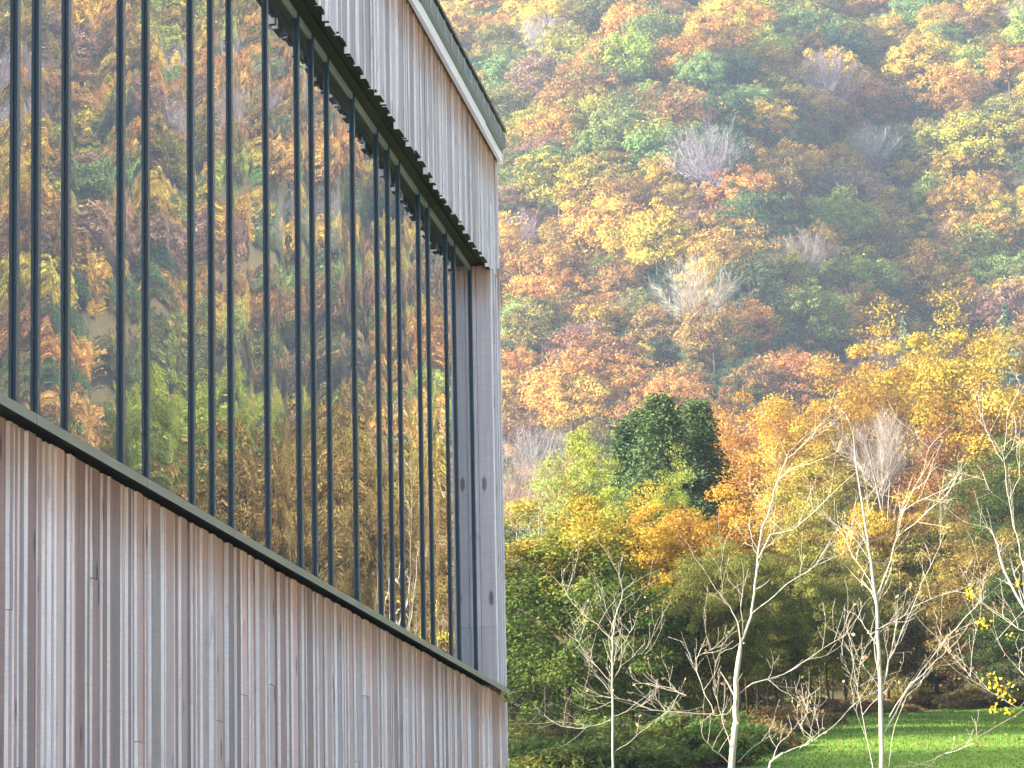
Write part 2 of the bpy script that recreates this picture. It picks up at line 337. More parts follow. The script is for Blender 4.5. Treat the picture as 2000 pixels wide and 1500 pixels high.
S = [22, 33, 46, 69, 84, 93, 103, 128, 138, 144, 166, 175, 197, 208, 214, 236, 246, 255, 261, 281, 291, 316, 321, 340, 350, 372, 382,
     391, 410.5, 421, 442, 458.4, 469, 486, 493.6, 502, 518.6, 525.6, 545, 561.4, 569, 585.3, 590.7, 597.7, 612, 618.7, 633, 647, 652.5, 666.6,
     670.5, 676.5, 690.6, 695.4, 709, 723, 738, 744, 750, 762, 766, 777, 788.4, 793, 804, 807.6, 812, 823.5, 835.5, 846, 849, 858.5, 862.4,
     866, 875, 879, 888, 900, 912, 915, 924, 934.4, 943.4, 951, 957, 967.4, 976.4]
SY = [wall_y(p, 1350 if p < 600 else 828 + .571 * p, -0.006) for p in S]
# the wall goes on out of frame to the left with the same rhythm
y = SY[0]; pre = []
while y > Y0:
    y -= rng.choice([.055, .075, .085, .11, .14, .16]); pre.append(y)
SY = pre[::-1] + SY
def clad(kind, z0, z1, ys, yend, ymin):
    for i, a in enumerate(ys):
        b = ys[i + 1] if i + 1 < len(ys) else yend
        if b < ymin: continue
        w = b - a
        g = min(w * 0.5, rng.choice([.022, .028, .032, .036, .045, .065, .08]))
        if i + 1 == len(ys): g = 0.03
        zz = z0 + (rng.uniform(-.012, .006) if kind == 'low' else rng.uniform(-.03, .012)); th = rng.uniform(.026, .036)
        if w > .09 and rng.random() < .62 and i + 1 < len(ys):
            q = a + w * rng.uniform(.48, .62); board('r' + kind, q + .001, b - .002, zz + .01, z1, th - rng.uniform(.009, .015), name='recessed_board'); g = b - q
        if kind == 'low' and rng.random() < .2:        # some boards are pieced from two lengths
            zc = rng.uniform(.35, 1.35); board(kind, a, b - g, zc + .0025, z1, th); board(kind, a + rng.uniform(-.002, .002), b - g, zz, zc, th + rng.uniform(-.003, .003))
        else: board(kind, a, b - g, zz, z1, th)
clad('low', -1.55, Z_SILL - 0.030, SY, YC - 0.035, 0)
clad('up', Z_LINT - 0.015, Z_FAS + 0.08, [s + 0.02 for s in SY if s < YC - .4] + [YC - .33, YC - .22, YC - .12], YC - 0.035, Y0 + 4)
# pier boards beside the window and the smooth corner board
for a, b in ((YJ + 0.03, YJ + 0.20), (YJ + 0.23, YJ + 0.30), (YJ + 0.36, YC - 0.035)):
    board('up', a, b, Z_SILL + 0.05, Z_LINT - 0.02, .03, name='pier_board')
bbox('corner_board', -0.20, 0.012, YC - 0.028, YC, -1.55, Z_SILL - 0.06, M['jamb'])
bbox('corner_board', -0.20, 0.012, YC - 0.028, YC, Z_SILL + 0.05, Z_FAS + 0.08, M['jamb'])
# window reveal at the far end: two upright planks and a short one below
zj = at(950, 1222, 0).z
def zpx(px, py, X):               # height of a pixel on the plane x = X
    d = ray(px, py); return d.z * ((X - EYE.x) / d.x)
zq = zpx(945, 1222, -0.08)
for x0, x1 in ((GX + 0.002, GX + 0.040), (GX + 0.043, -0.004)):
    bbox('jamb_plank', x0, x1, YJ, YJ + 0.028, zq + 0.003, Z_LINT, M['jamb'])
    bbox('jamb_plank', x0, x1, YJ + 0.001, YJ + 0.028, Z_SILL + 0.01, zq, M['jamb'])
# soffit over the recess: lengthwise planks
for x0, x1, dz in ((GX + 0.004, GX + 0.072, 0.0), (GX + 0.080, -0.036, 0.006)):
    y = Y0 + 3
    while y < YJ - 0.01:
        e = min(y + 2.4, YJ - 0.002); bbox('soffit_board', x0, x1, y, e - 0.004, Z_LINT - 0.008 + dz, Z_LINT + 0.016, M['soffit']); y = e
# sill flashing in lengths with open joints
J = [wall_y(p, 780 + .5716 * p, 0.032) for p in (72, 288, 457, 590, 699, 789.6, 866.4, 931.5)]
step = (J[-1] - J[0]) / 7
J = [J[0] - 3 * step, J[0] - 2 * step, J[0] - step] + J + [YC + 0.02]
for a, b in zip(J[:-1], J[1:]):
    y0, y1 = a + 0.004, b - 0.004
    x1 = 0.032; zt = Z_SILL + 0.030
    prof = [(x1, Z_SILL - 0.006), (x1, zt), (GX + 0.001, zt + 0.018), (GX + 0.001, zt + 0.012), (x1 - 0.004, zt - 0.006), (x1 - 0.004, Z_SILL - 0.006)]
    n = len(prof); V = [(px_, y0, pz) for px_, pz in prof] + [(px_, y1, pz) for px_, pz in prof]
    Fc = [(i, i + n, (i + 1) % n + n, (i + 1) % n) for i in range(n)] + [tuple(range(n)), tuple(range(2 * n - 1, n - 1, -1))]
    bparent(link(bpy.data.objects.new('sill_flashing', mesh('sill_flashing', V, Fc, [M['sill']]))), bld)
# windows: panes, mullion caps, gasket, head rail
win = bpy.data.objects.new('window_band', None); COL.objects.link(win); bparent(win, bld)
def wchild(o): o.parent = win; return o
MULT = [(65.7, 803), (125, 840), (234, 900), (283.3, 930), (373.3, 985), (413.3, 1010), (450.7, 1035), (523, 1070), (586, 1105), (614.7, 1125), (645.6, 1143),
        (696.6, 1170), (744, 1200), (766.5, 1213), (787, 1230), (827, 1248), (845.3, 1258), (880.5, 1280), (897, 1290), (927.5, 1310)]
MY = [wall_y(px, py, GX) for px, py in MULT]
MY[-1] = YJ - 0.03
pat = [MY[0] - .30, MY[0] - 1.05, MY[0] - 1.5, MY[0] - 2.2, MY[0] - 2.9]
MY = [v for v in pat[::-1] if v > Y0] + MY
zb, zt = Z_SILL + 0.047, Z_LINT - 0.009
CAPW, CAPD = 0.021, 0.014
for i, yv in enumerate(MY):
    o = wchild(box('mullion', GX - 0.03, GX + CAPD, yv, yv + 2 * CAPW, zb - 0.02, zt, M['frame']))
    gk = wchild(box('gasket', GX - 0.01, GX + 0.003, yv - 0.004, yv + 2 * CAPW + 0.004, zb - 0.02, zt, M['gasket']))
edges = [Y0] + MY
for a, b in zip(edges[:-1], edges[1:]):
    a2 = a + (2 * CAPW if a != Y0 else 0); w, h = b - a2, zt - zb
    V = [(0, -w / 2, -h / 2), (0, w / 2, -h / 2), (0, w / 2, h / 2), (0, -w / 2, h / 2)]
    V += [(-0.008, p[1], p[2]) for p in V]
    o = link(bpy.data.objects.new('pane', mesh('pane', V, [(0, 1, 2, 3), (7, 6, 5, 4), (0, 4, 5, 1), (1, 5, 6, 2), (2, 6, 7, 3), (3, 7, 4, 0)], [M['glass']])))
    o.location = (GX, (a2 + b) / 2, (zb + zt) / 2); wchild(o)
    wchild(box('head_rail', GX - 0.02, GX + 0.010, a2 + 0.001, b - 0.001, zt - 0.034, zt - 0.001, M['sill']))
# eave: pale fascia in overlapping lengths, zinc gutter with straps, roof edge
FX = 0.045
ys_f = [wall_y(p, q, FX) for p, q in ((822, 20), (948, 255))]
fl = ys_f[1] - ys_f[0]
fj = [ys_f[0] - fl, ys_f[0], ys_f[1], YC + 0.06]
for i, (a, b) in enumerate(zip(fj[:-1], fj[1:])):
    bbox('fascia', 0.022, FX + 0.004 * (i % 2), a - (0.03 if i % 2 else 0), b, Z_FAS - 0.002 * (i % 2), Z_FAS + 0.075 + 0.003 * (i % 2), M['fascia'])
bbox('eave_soffit', -0.04, 0.021, fj[0], YC + 0.04, Z_FAS + 0.02, Z_FAS + 0.06, M['backing'])
gut = bpy.data.objects.new('gutter', None); COL.objects.link(gut); bparent(gut, bld)
gy0, gy1 = fj[0], YC - 0.05
V = []; prof = [(0.0, 5.856), (0.055, 5.856), (0.074, 5.869), (0.080, 5.964), (0.073, 5.967), (0.066, 5.879), (0.0, 5.879)]
n = len(prof); V = [(a, gy0, b) for a, b in prof] + [(a, gy1, b) for a, b in prof]
Fc = [(i, (i + 1) % n, (i + 1) % n + n, i + n) for i in range(n)] + [tuple(range(n - 1, -1, -1)), tuple(range(n, 2 * n))]
link(bpy.data.objects.new('trough', mesh('trough', V, Fc, [M['gutter']])), gut)
y = gy0 + 0.1
while y < gy1:
    box('gutter_strap', 0.0805, 0.0845, y, y + 0.022, 5.879, 5.969, M['strap'], gut); y += 0.33
roof = bpy.data.objects.new('roof', None); COL.objects.link(roof); bparent(roof, bld)
V = [(0.088, 2.9, 5.991), (-4.5, 2.9, 8.1), (-9.1, 2.9, 5.991), (0.088, YC - .03, 5.991), (-4.5, YC - .03, 8.1), (-9.1, YC - .03, 5.991)]
V += [(a, b, c + 0.025) for a, b, c in V]
Fc = [(0, 3, 4, 1), (1, 4, 5, 2), (6, 7, 10, 9), (7, 8, 11, 10), (0, 6, 9, 3), (2, 5, 11, 8), (3, 9, 10, 4), (4, 10, 11, 5), (0, 1, 7, 6), (1, 2, 8, 7)]
link(bpy.data.objects.new('roof_sheet', mesh('roof_sheet', V, Fc, [M['roofing']])), roof)
bbox('attic_core', -8.9, -0.05, 3.0, YC - 0.03, Z_FAS + 0.1, 5.979, M['backing'])

# ------------------------------------------------------------------ tubes for branches and wires
def tubes(name, paths, mat, sides=5):
    V = []; Fc = []
    for pts, rad in paths:
        k = sides if max(rad) > 0.02 else 3
        n = len(pts); base = len(V)
        for i, p in enumerate(pts):
            d = (pts[min(i + 1, n - 1)] - pts[max(i - 1, 0)])
            d = d.normalized() if d.length > 1e-9 else Vector((0, 0, 1))
            a = d.cross(Vector((0.31, 0.9, 0.2))).normalized(); b = d.cross(a)
            for j in range(k):
                th = 2 * math.pi * j / k; V.append(p + (a * math.cos(th) + b * math.sin(th)) * rad[i])
        for i in range(n - 1):
            for j in range(k):
                o = base + i * k; Fc.append((o + j, o + (j + 1) % k, o + k + (j + 1) % k, o + k + j))
    return mesh(name, V, Fc, [mat], smooth=True)

# lightning conductor wire looped round the end of the eave
wp = [at(968, 240, YC + .05), at(979, 248, YC + .06), at(978, 275, YC + .08), at(983, 295, YC + .1), at(984, 318, YC + .12)]
cw = empty('conductor_wire', wp[-1], 'thin pale conductor wire looped over the end of the building eave', 'wire')
wo = link(bpy.data.objects.new('wire', tubes('wire', [([q - wp[-1] for q in wp], [0.004] * 5)], M['wire'])), cw)
link(bpy.data.objects.new('clamp', tubes('clamp', [([wp[1] - wp[-1] + Vector((-.02, 0, -.01)), wp[1] - wp[-1] + Vector((.012, 0, .012))], [0.015, 0.012])], M['wire'])), cw)

# ------------------------------------------------------------------ leaf clouds
def quads(name, C, A, B, v, b, mat):
    """C centres, A/B half axes -> one quad each, with per-leaf value v and per-bough value b"""
    n = len(C); P = np.stack([C - A, C + B * 0.9, C + A, C - B * 0.9], 1).reshape(-1, 3).astype(np.float32)
    m = bpy.data.meshes.new(name); m.vertices.add(4 * n); m.vertices.foreach_set('co', P.ravel())
    m.loops.add(4 * n); m.loops.foreach_set('vertex_index', np.arange(4 * n, dtype=np.int32))
    m.polygons.add(n); m.polygons.foreach_set('loop_start', np.arange(0, 4 * n, 4, dtype=np.int32))
    m.update(calc_edges=True)
    m.attributes.new('v', 'FLOAT', 'FACE').data.foreach_set('value', v.astype(np.float32))
    m.attributes.new('b', 'FLOAT', 'FACE').data.foreach_set('value', b.astype(np.float32))
    m.materials.append(mat); return m
def unit(v): return v / np.maximum(np.linalg.norm(v, axis=-1, keepdims=True), 1e-9)
def crown(name, seed, nb, nl, lsize, mat, asp=0.45, zr=0.78, low=-0.35, bs=(0.2, 0.4), up=0.5, lean=0.0):
    """crown of radius about 1, z from 0 to about 1.6: boughs carry flattened tufts of leaves"""
    r = np.random.RandomState(seed)
    az = r.rand(nb) * 2 * np.pi; cz = low + (1 - low) * r.rand(nb) ** 0.8; sn = np.sqrt(np.maximum(0, 1 - cz ** 2))
    lob = 1 + 0.22 * np.sin(3 * az + r.rand() * 6) + 0.18 * np.sin(5 * az + 4 * cz + r.rand() * 6)
    rad = (0.50 + 0.42 * r.rand(nb) ** 0.5) * lob
    bc = np.stack([rad * sn * np.cos(az) + lean * cz, rad * sn * np.sin(az), zr * (rad * cz) + zr], 1)
    bsz = bs[0] + (bs[1] - bs[0]) * r.rand(nb) ** 1.3; bval = r.rand(nb)
    outd = unit(np.stack([sn * np.cos(az), sn * np.sin(az), cz * 0.6 + 0.25], 1))
    idx = np.repeat(np.arange(nb), nl); n = len(idx)
    d = unit(r.randn(n, 3)); rr_ = r.rand(n) ** 0.45
    loc = d * rr_[:, None] * bsz[idx][:, None] * np.array([1.15, 1.15, 0.62])
    C = bc[idx] + loc - outd[idx] * 0.0
    C[:, 2] -= 0.18 * (loc[:, 0] ** 2 + loc[:, 1] ** 2) / np.maximum(bsz[idx], .05)
    nrm = unit(d * 0.6 + outd[idx] * 0.5 + np.array([0, 0, up]) + 0.75 * r.randn(n, 3))
    t = unit(np.cross(nrm, unit(outd[idx] + 0.8 * r.randn(n, 3)))); A = np.cross(nrm, t)
    s = lsize * (0.6 + 0.8 * r.rand(n))
    v = r.rand(n)
    return quads(name, C, A * s[:, None], t * (s * asp)[:, None], v, bval[idx], mat)
def bare_crown(name, seed, nl, width, mat, nsub=26, spread=0.9):
    """leafless crown: limbs fanning upwards with sprays of twigs"""
    r = np.random.RandomState(seed); Cs, As, Bs, bb = [], [], [], []
    for k in range(nl):
        az = r.rand() * 2 * np.pi; tilt = spread * r.rand() ** 0.6
        p = np.array([0, 0, 0.05 + 0.3 * r.rand()]); d = np.array([math.sin(tilt) * math.cos(az), math.sin(tilt) * math.sin(az), math.cos(tilt)])
        ln = 1.25 + 0.35 * r.rand(); segs = 5; bv = r.rand(); w = width * 2.2
        for s_ in range(segs):
            q = p + d * ln / segs
            side = unit(np.cross(d, r.randn(3)))
            Cs.append((p + q) / 2); As.append((q - p) / 2 * 1.05); Bs.append(side * w); bb.append(bv)
            if s_ > 0:
                for j in range(nsub // segs):
                    dd = unit(d * 0.9 + 0.55 * r.randn(3) + np.array([0, 0, 0.35])); L_ = 0.16 + 0.28 * r.rand(); o = p + (q - p) * r.rand()
                    Cs.append(o + dd * L_ / 2); As.append(dd * L_ / 2); Bs.append(unit(np.cross(dd, r.randn(3))) * width * (0.5 + 0.6 * r.rand())); bb.append(bv)
            p = q; d = unit(d + 0.18 * r.randn(3) + np.array([0, 0, 0.12])); w *= 0.72
    C = np.array(Cs); C[:, 2] = C[:, 2] * 1.05; n = len(C)
    return quads(name, C, np.array(As), np.array(Bs), r.rand(n), np.array(bb), mat)
def conifer(name, seed, mat, tiers=26, per=11, lsize=0.05, droop=0.35, nq=14, taper=0.9):
    """spruce of height 1.0 * 3, base radius 1: whorls of drooping branches with hanging needle tufts"""
    r = np.random.RandomState(seed); Cs, As, Bs, bb = [], [], [], []
    for i in range(tiers):
        z = 0.25 + 2.7 * (i + r.rand() * 0.6) / tiers; R = (1 - z / 3.0) ** taper * (0.8 + 0.45 * r.rand()) + 0.03
        for j in range(per):
            az = r.rand() * 2 * np.pi; ln = R * (0.65 + 0.5 * r.rand()); bv = r.rand()
            o = np.array([math.cos(az), math.sin(az), 0])
            for q in range(nq):
                t = (q + r.rand()) / nq
                c = o * ln * t + np.array([0, 0, z - droop * ln * t ** 1.4 + 0.10 * ln * t ** 4]) + 0.035 * r.randn(3)
                dd = unit(o * 0.8 + np.array([0, 0, -0.55]) + 0.55 * r.randn(3))
                s = lsize * (0.6 + 0.8 * r.rand())
                Cs.append(c); As.append(dd * s * 1.3); Bs.append(unit(np.cross(dd, r.randn(3))) * s * 0.55); bb.append(bv)
    n = len(Cs); return quads(name, np.array(Cs), np.array(As), np.array(Bs), r.rand(n), np.array(bb), mat)
def trunk_mesh(name, mat, h=1.7, r0=0.05, seed=0, limbs=6, start=0.8):
    r = random.Random(seed); paths = [([Vector((r.uniform(-.03, .03) * (i > 0), r.uniform(-.03, .03) * (i > 0), h * i / 5)) for i in range(6)], [r0 * (1.25 - i * 0.2) for i in range(6)])]
    for k in range(limbs):
        az = r.uniform(0, 6.28); z = start + (h - start) * r.random() * .8; ln = r.uniform(.5, .8)
        pts = [Vector((math.cos(az) * ln * t, math.sin(az) * ln * t, z + ln * (0.8 * t - 0.2 * t * t))) for t in (0, .35, .7, 1)]
        paths.append((pts, [r0 * .5, r0 * .38, r0 * .22, r0 * .08]))
    return tubes(name, paths, mat)

# prototypes (mesh data shared by every tree of a kind)
FAR = [crown('crown', 20 + k, 95, 84, 0.043, M['leaf'], 0.42, low=-0.85, bs=(0.10, 0.36), up=0.5) for k in range(8)]
FAR_BARE = [bare_crown('crown', 50 + k, 70, 0.006, M['leaf'], 45, 1.35) for k in range(3)]
FAR_CON = [conifer('crown', 70 + k, M['needle'], 20, 9, 0.075, nq=7) for k in range(2)]
MID = [crown('crown', 120 + k, 150, 330, 0.021, M['leaf'], 0.5, low=-0.95, bs=(0.12, 0.28)) for k in range(5)]
MID_T = [crown('crown', 130 + k, 250, 230, 0.022, M['leaf'], 0.5, zr=1.55, low=-0.97, bs=(0.14, 0.32)) for k in range(2)]
MID_X = [crown('crown', 140 + k, 380, 200, 0.023, M['leaf'], 0.5, zr=2.5, low=-0.98, bs=(0.15, 0.34)) for k in range(2)]
MID_BARE = [bare_crown('crown', 160 + k, 60, 0.0045, M['leaf'], 60, 0.95) for k in range(2)]
MID_CON = [conifer('crown', 170 + k, M['needle'], 60, 15, 0.013, nq=46, droop=0.42, taper=1.0) for k in range(2)]
BUSH = [crown('foliage', 180 + k, 40, 90, 0.055, M['leaf'], 0.35, zr=0.5, low=-0.1, bs=(0.15, 0.3)) for k in range(3)]
TRUNK = [trunk_mesh('trunk', M['bark_dark'], seed=k) for k in range(3)]
TRUNK_C = [trunk_mesh('trunk', M['bark_dark'], seed=4, limbs=0)]
TRUNK_G = [trunk_mesh('trunk', M['bark_grey'], 0.95, 0.05, seed=9, limbs=5, start=.3)]

gso = link(bpy.data.objects.new('meadow_grass', grass_cloud())); gso.color = (.17, .30, .035, 1); gso['tint_top'] = [0., 0., 0., 0.]
tag(gso, 'short green meadow grass between the bare maples and the wood', 'grass', kind='stuff')
fl = gr.permutation(len(gX))[:2600]; fn = len(fl)
fo = link(bpy.data.objects.new('fallen_leaves', quads('fallen_leaves', np.stack([gX[fl] + gr.randn(fn) * .3, gY[fl], gZ[fl] + .045], 1), unit(gr.randn(fn, 3) * [1, 1, .35]) * .032, unit(gr.randn(fn, 3) * [1, 1, .35]) * .026, gr.rand(fn), gr.rand(fn), M['leaf'])))
fo.color = (.36, .20, .07, 1); fo['tint_top'] = [0., 0., 0., 0.]; tag(fo, 'fallen autumn leaves scattered over the meadow grass', 'leaves', kind='stuff')
rt = random.Random(11)
def tree(kind, loc, R, H, col, label, cat='tree', group=None, top=None, rz=None, trunk_r=1.0, crown_low=None, name=None):
    """root empty at the foot; crown radius R, total height H"""
    nm = {'con': 'spruce_tree', 'mcon': 'spruce_tree', 'bare': 'bare_tree', 'mbare': 'bare_tree'}.get(kind, 'broadleaf_tree')
    root = empty(name or nm, (loc[0], loc[1], loc[2] - 0.15), label, cat, group)
    root.rotation_euler = (0, 0, rt.uniform(0, 6.28) if rz is None else rz)
    if kind in ('con', 'mcon'):
        cm = rt.choice(FAR_CON if kind == 'con' else MID_CON); c = bpy.data.objects.new('crown', cm)
        c.location = (0, 0, 0); c.scale = (R, R, H / 3.0); tr = bpy.data.objects.new('trunk', TRUNK_C[0]); tr.scale = (R * .9, R * .9, H / 1.75)
        tr.scale = (R * 0.7, R * 0.7, H / 1.72)
    else:
        bare = kind in ('bare', 'mbare')
        cm = rt.choice({'far': FAR, 'mid': MID, 'bare': FAR_BARE, 'mbare': MID_BARE}[kind]); c = bpy.data.objects.new('crown', cm)
        c0 = (H - 1.62 * R * 1.0) if crown_low is None else crown_low
        c0 = max(0.02 * H, c0); k = (H - c0) / 1.62; kz = k
        if kind == 'mid' and k / R > 2.5: c.data = rt.choice(MID_X); kz = (H - c0) / 5.0
        elif kind == 'mid' and k / R > 1.4: c.data = rt.choice(MID_T); kz = (H - c0) / 3.15
        c.location = (0, 0, c0); c.scale = (R, R, kz); c['zmid'] = 1.62 * k / kz / 1.62
        tr = bpy.data.objects.new('trunk', TRUNK_G[0] if bare else rt.choice(TRUNK))
        if bare: tr.scale = (R * .7, R * .7, (c0 + 0.4 * k) / 0.95)
        else: tr.scale = (R * .8 * trunk_r, R * .8 * trunk_r, (c0 + 1.05 * k) / 1.7)
    c.color = tuple(col) + (1,)
    c['tint_top'] = [float(x) for x in (top if top else col)] + [1.0 if top else 0.0]
    link(c, root); link(tr, root); return root

# ------------------------------------------------------------------ hillside forest
PAL = {  # leaf colours
 'golden yellow': (0.60, 0.38, 0.05), 'orange': (0.54, 0.275, 0.06), 'rust brown': (0.33, 0.17, 0.065), 'rosy brown': (0.33, 0.205, 0.14),
 'fresh green': (0.23, 0.30, 0.09), 'dark green': (0.09, 0.135, 0.055), 'lime yellow': (0.38, 0.38, 0.06), 'olive': (0.20, 0.17, 0.045),
 'bare grey': (0.36, 0.32, 0.34)}
KEYS = list(PAL)
def pick(px, py):
    if px < 1350 and py < 350: w = [20, 10, 5, 8, 22, 4, 20, 6, 9]
    elif py < 330: w = [28, 20, 11, 6, 12, 7, 13, 7, 4]
    elif py < 600: w = [26, 25, 14, 4, 9, 8, 9, 8, 3]
    else: w = [15, 25, 20, 4, 9, 13, 5, 10, 3]
    return rt.choices(KEYS, w)[0]
far_pts = []
dx, dy = 8.3, 9.2
yy = 286.0; row = 0
while yy < 700:
    x = 3 + yy * math.tan(math.radians(-13)) + (dx / 2 if row % 2 else 0)
    while x < 3 + yy * math.tan(math.radians(19)):
        far_pts.append((x + rt.uniform(-3.2, 3.2), yy + rt.uniform(-3.6, 3.6))); x += dx * rt.uniform(.85, 1.15)
    yy += dy; row += 1
stuff = []; nfar = 0; chosen = []
for x, y in far_pts:
    if y < 380 and -8 < math.degrees(math.atan2(x - 3, y)) < 3: continue
    z = hz(x, y); R = rt.choice([rt.uniform(3.4, 5), rt.uniform(4.6, 7.4)]); px = 1809 + (x - 3) / y * F; py = 1812 - (z + 10) / y * F
    if 940 < px < 2040 and py > -30: chosen.append((x, y, z, R, pick(px, py)))
    else: stuff.append((x, y, z, R, pick(1700, py)))
for x, y, z, R, k in chosen:
    near = sorted(((q[0] - x) ** 2 + (q[1] - y) ** 2, q[4]) for q in chosen)[1:3]
    zone = 'low on' if y < 490 else 'halfway up' if y < 570 else 'high on'
    size = 'small' if R < 5.3 else 'large' if R > 6.3 else 'mid-sized'
    n1, n2 = sorted(q[1] for q in near)
    lab = '%s %s tree %s the hillside, between %s and %s ones' % (size, k, zone, n1, n2) if n1 != n2 else '%s %s tree %s the hillside, beside two %s ones' % (size, k, zone, n1)
    c = [v * rt.uniform(.85, 1.15) for v in PAL[k]]; nfar += 1
    if k == 'bare grey': tree('bare', (x, y, z), R * .95, R * 2.3 + rt.uniform(0, 3), c, lab, group='leafless grey trees on the far hillside')
    else: tree('far', (x, y, z), R, R * 1.9 + rt.uniform(0, 3), c, lab, group=k + ' trees on the far hillside', top=([a * .6 + b * .4 for a, b in zip(c, PAL[rt.choice(KEYS[:3] + KEYS[6:8])])] if k != 'dark green' else None))
for yy in range(-120, 520, 13):
    for xx_ in range(0, 200, 13):
        x = 158 + 0.16 * max(yy, 0) + xx_ + rt.uniform(-4, 4); y = yy + rt.uniform(-4, 4)
        if math.degrees(math.atan2(x - 3, y)) > 19: stuff.append((x, y, hz(x, y), rt.uniform(5, 7.5), pick(1700, 300)))
# understorey of saplings closing the gaps between the crowns
for i in range(2600):
    y = rt.uniform(385, 690); x = 3 + y * math.tan(math.radians(rt.uniform(-9, 17)))
    stuff.append((x, y, hz(x, y) - 0.6, rt.uniform(2.0, 3.4), rt.choice(['olive', 'rust brown', 'dark green', 'fresh green', 'orange', 'golden yellow', 'rosy brown'])))
for i in range(500):
    y = rt.uniform(260, 400); x = 3 + y * math.tan(math.radians(rt.uniform(4, 18)))
    stuff.append((x, y, hz(x, y), rt.uniform(3.5, 5.5), rt.choice(KEYS[:8])))
print('far trees', nfar, 'stuff', len(stuff))
for px, py, Y, h, w, col, lab in ((1765, 612, 470, 13, 3.0, (.15, .19, .11), 'pale green pointed conifer above the golden beeches on the lower hillside'),
                             (1962, 590, 480, 12, 3.4, (.13, .19, .13), 'pale blue-green pointed conifer behind the tallest golden beech'),
                             (1985, 18, 655, 22, 4.2, (.20, .25, .15), 'pale feathery larch standing high on the hillside')):
    tp = at(px, py, Y); tree('con', (tp.x, Y, tp.z - h), w, h, col, lab)
# the rest of the wood, seen only in the window glass: one mass
kinds = bpy.data.collections.new('crown_kinds')
for i, mm in enumerate(FAR + FAR_BARE):
    m2 = mm.copy(); m2.materials.clear(); m2.materials.append(M['leaf_inst'])
    o = bpy.data.objects.new('far_crown_%02d' % i, m2); kinds.objects.link(o)
pm = bpy.data.meshes.new('forest'); pm.from_pydata([(a, b, c + 0.35 * R) for a, b, c, R, k in stuff], [], [])
def pattr(nm, ty, key, vals): pm.attributes.new(nm, ty, 'POINT').data.foreach_set(key, np.array(vals, dtype=np.int32 if ty == 'INT' else np.float32).ravel())
pattr('tint', 'FLOAT_COLOR', 'color', [[v * rt.uniform(.85, 1.15) for v in PAL[s[4]]] + [1] for s in stuff])
pattr('pid', 'INT', 'value', [rt.randrange(8, 11) if s[4] == 'bare grey' else rt.randrange(8) for s in stuff])
pattr('psc', 'FLOAT', 'value', [s[3] for s in stuff]); pattr('prot', 'FLOAT', 'value', [rt.uniform(0, 6.28) for s in stuff])
forest = link(bpy.data.objects.new('forest', pm)); tag(forest, 'autumn wood covering the rest of the far hillside as one mass', 'forest', kind='stuff')
ng = bpy.data.node_groups.new('forest_instances', 'GeometryNodeTree')
ng.interface.new_socket('Geometry', in_out='INPUT', socket_type='NodeSocketGeometry'); ng.interface.new_socket('Geometry', in_out='OUTPUT', socket_type='NodeSocketGeometry')
gi = ng.nodes.new('NodeGroupInput'); go = ng.nodes.new('NodeGroupOutput'); ip = ng.nodes.new('GeometryNodeInstanceOnPoints'); ci = ng.nodes.new('GeometryNodeCollectionInfo')
ci.inputs['Collection'].default_value = kinds; ci.inputs['Separate Children'].default_value = True; ci.inputs['Reset Children'].default_value = True
def named(nm, ty):
    n = ng.nodes.new('GeometryNodeInputNamedAttribute'); n.data_type = ty; n.inputs['Name'].default_value = nm; return n.outputs['Attribute']
cx = ng.nodes.new('ShaderNodeCombineXYZ'); ng.links.new(named('prot', 'FLOAT'), cx.inputs[2])
er = ng.nodes.new('FunctionNodeEulerToRotation'); ng.links.new(cx.outputs[0], er.inputs[0])
ng.links.new(gi.outputs[0], ip.inputs['Points']); ng.links.new(ci.outputs[0], ip.inputs['Instance']); ip.inputs['Pick Instance'].default_value = True
ng.links.new(named('pid', 'INT'), ip.inputs['Instance Index']); ng.links.new(er.outputs[0], ip.inputs['Rotation']); ng.links.new(named('psc', 'FLOAT'), ip.inputs['Scale'])
ng.links.new(ip.outputs[0], go.inputs[0])
md = forest.modifiers.new('instances', 'NODES'); md.node_group = ng

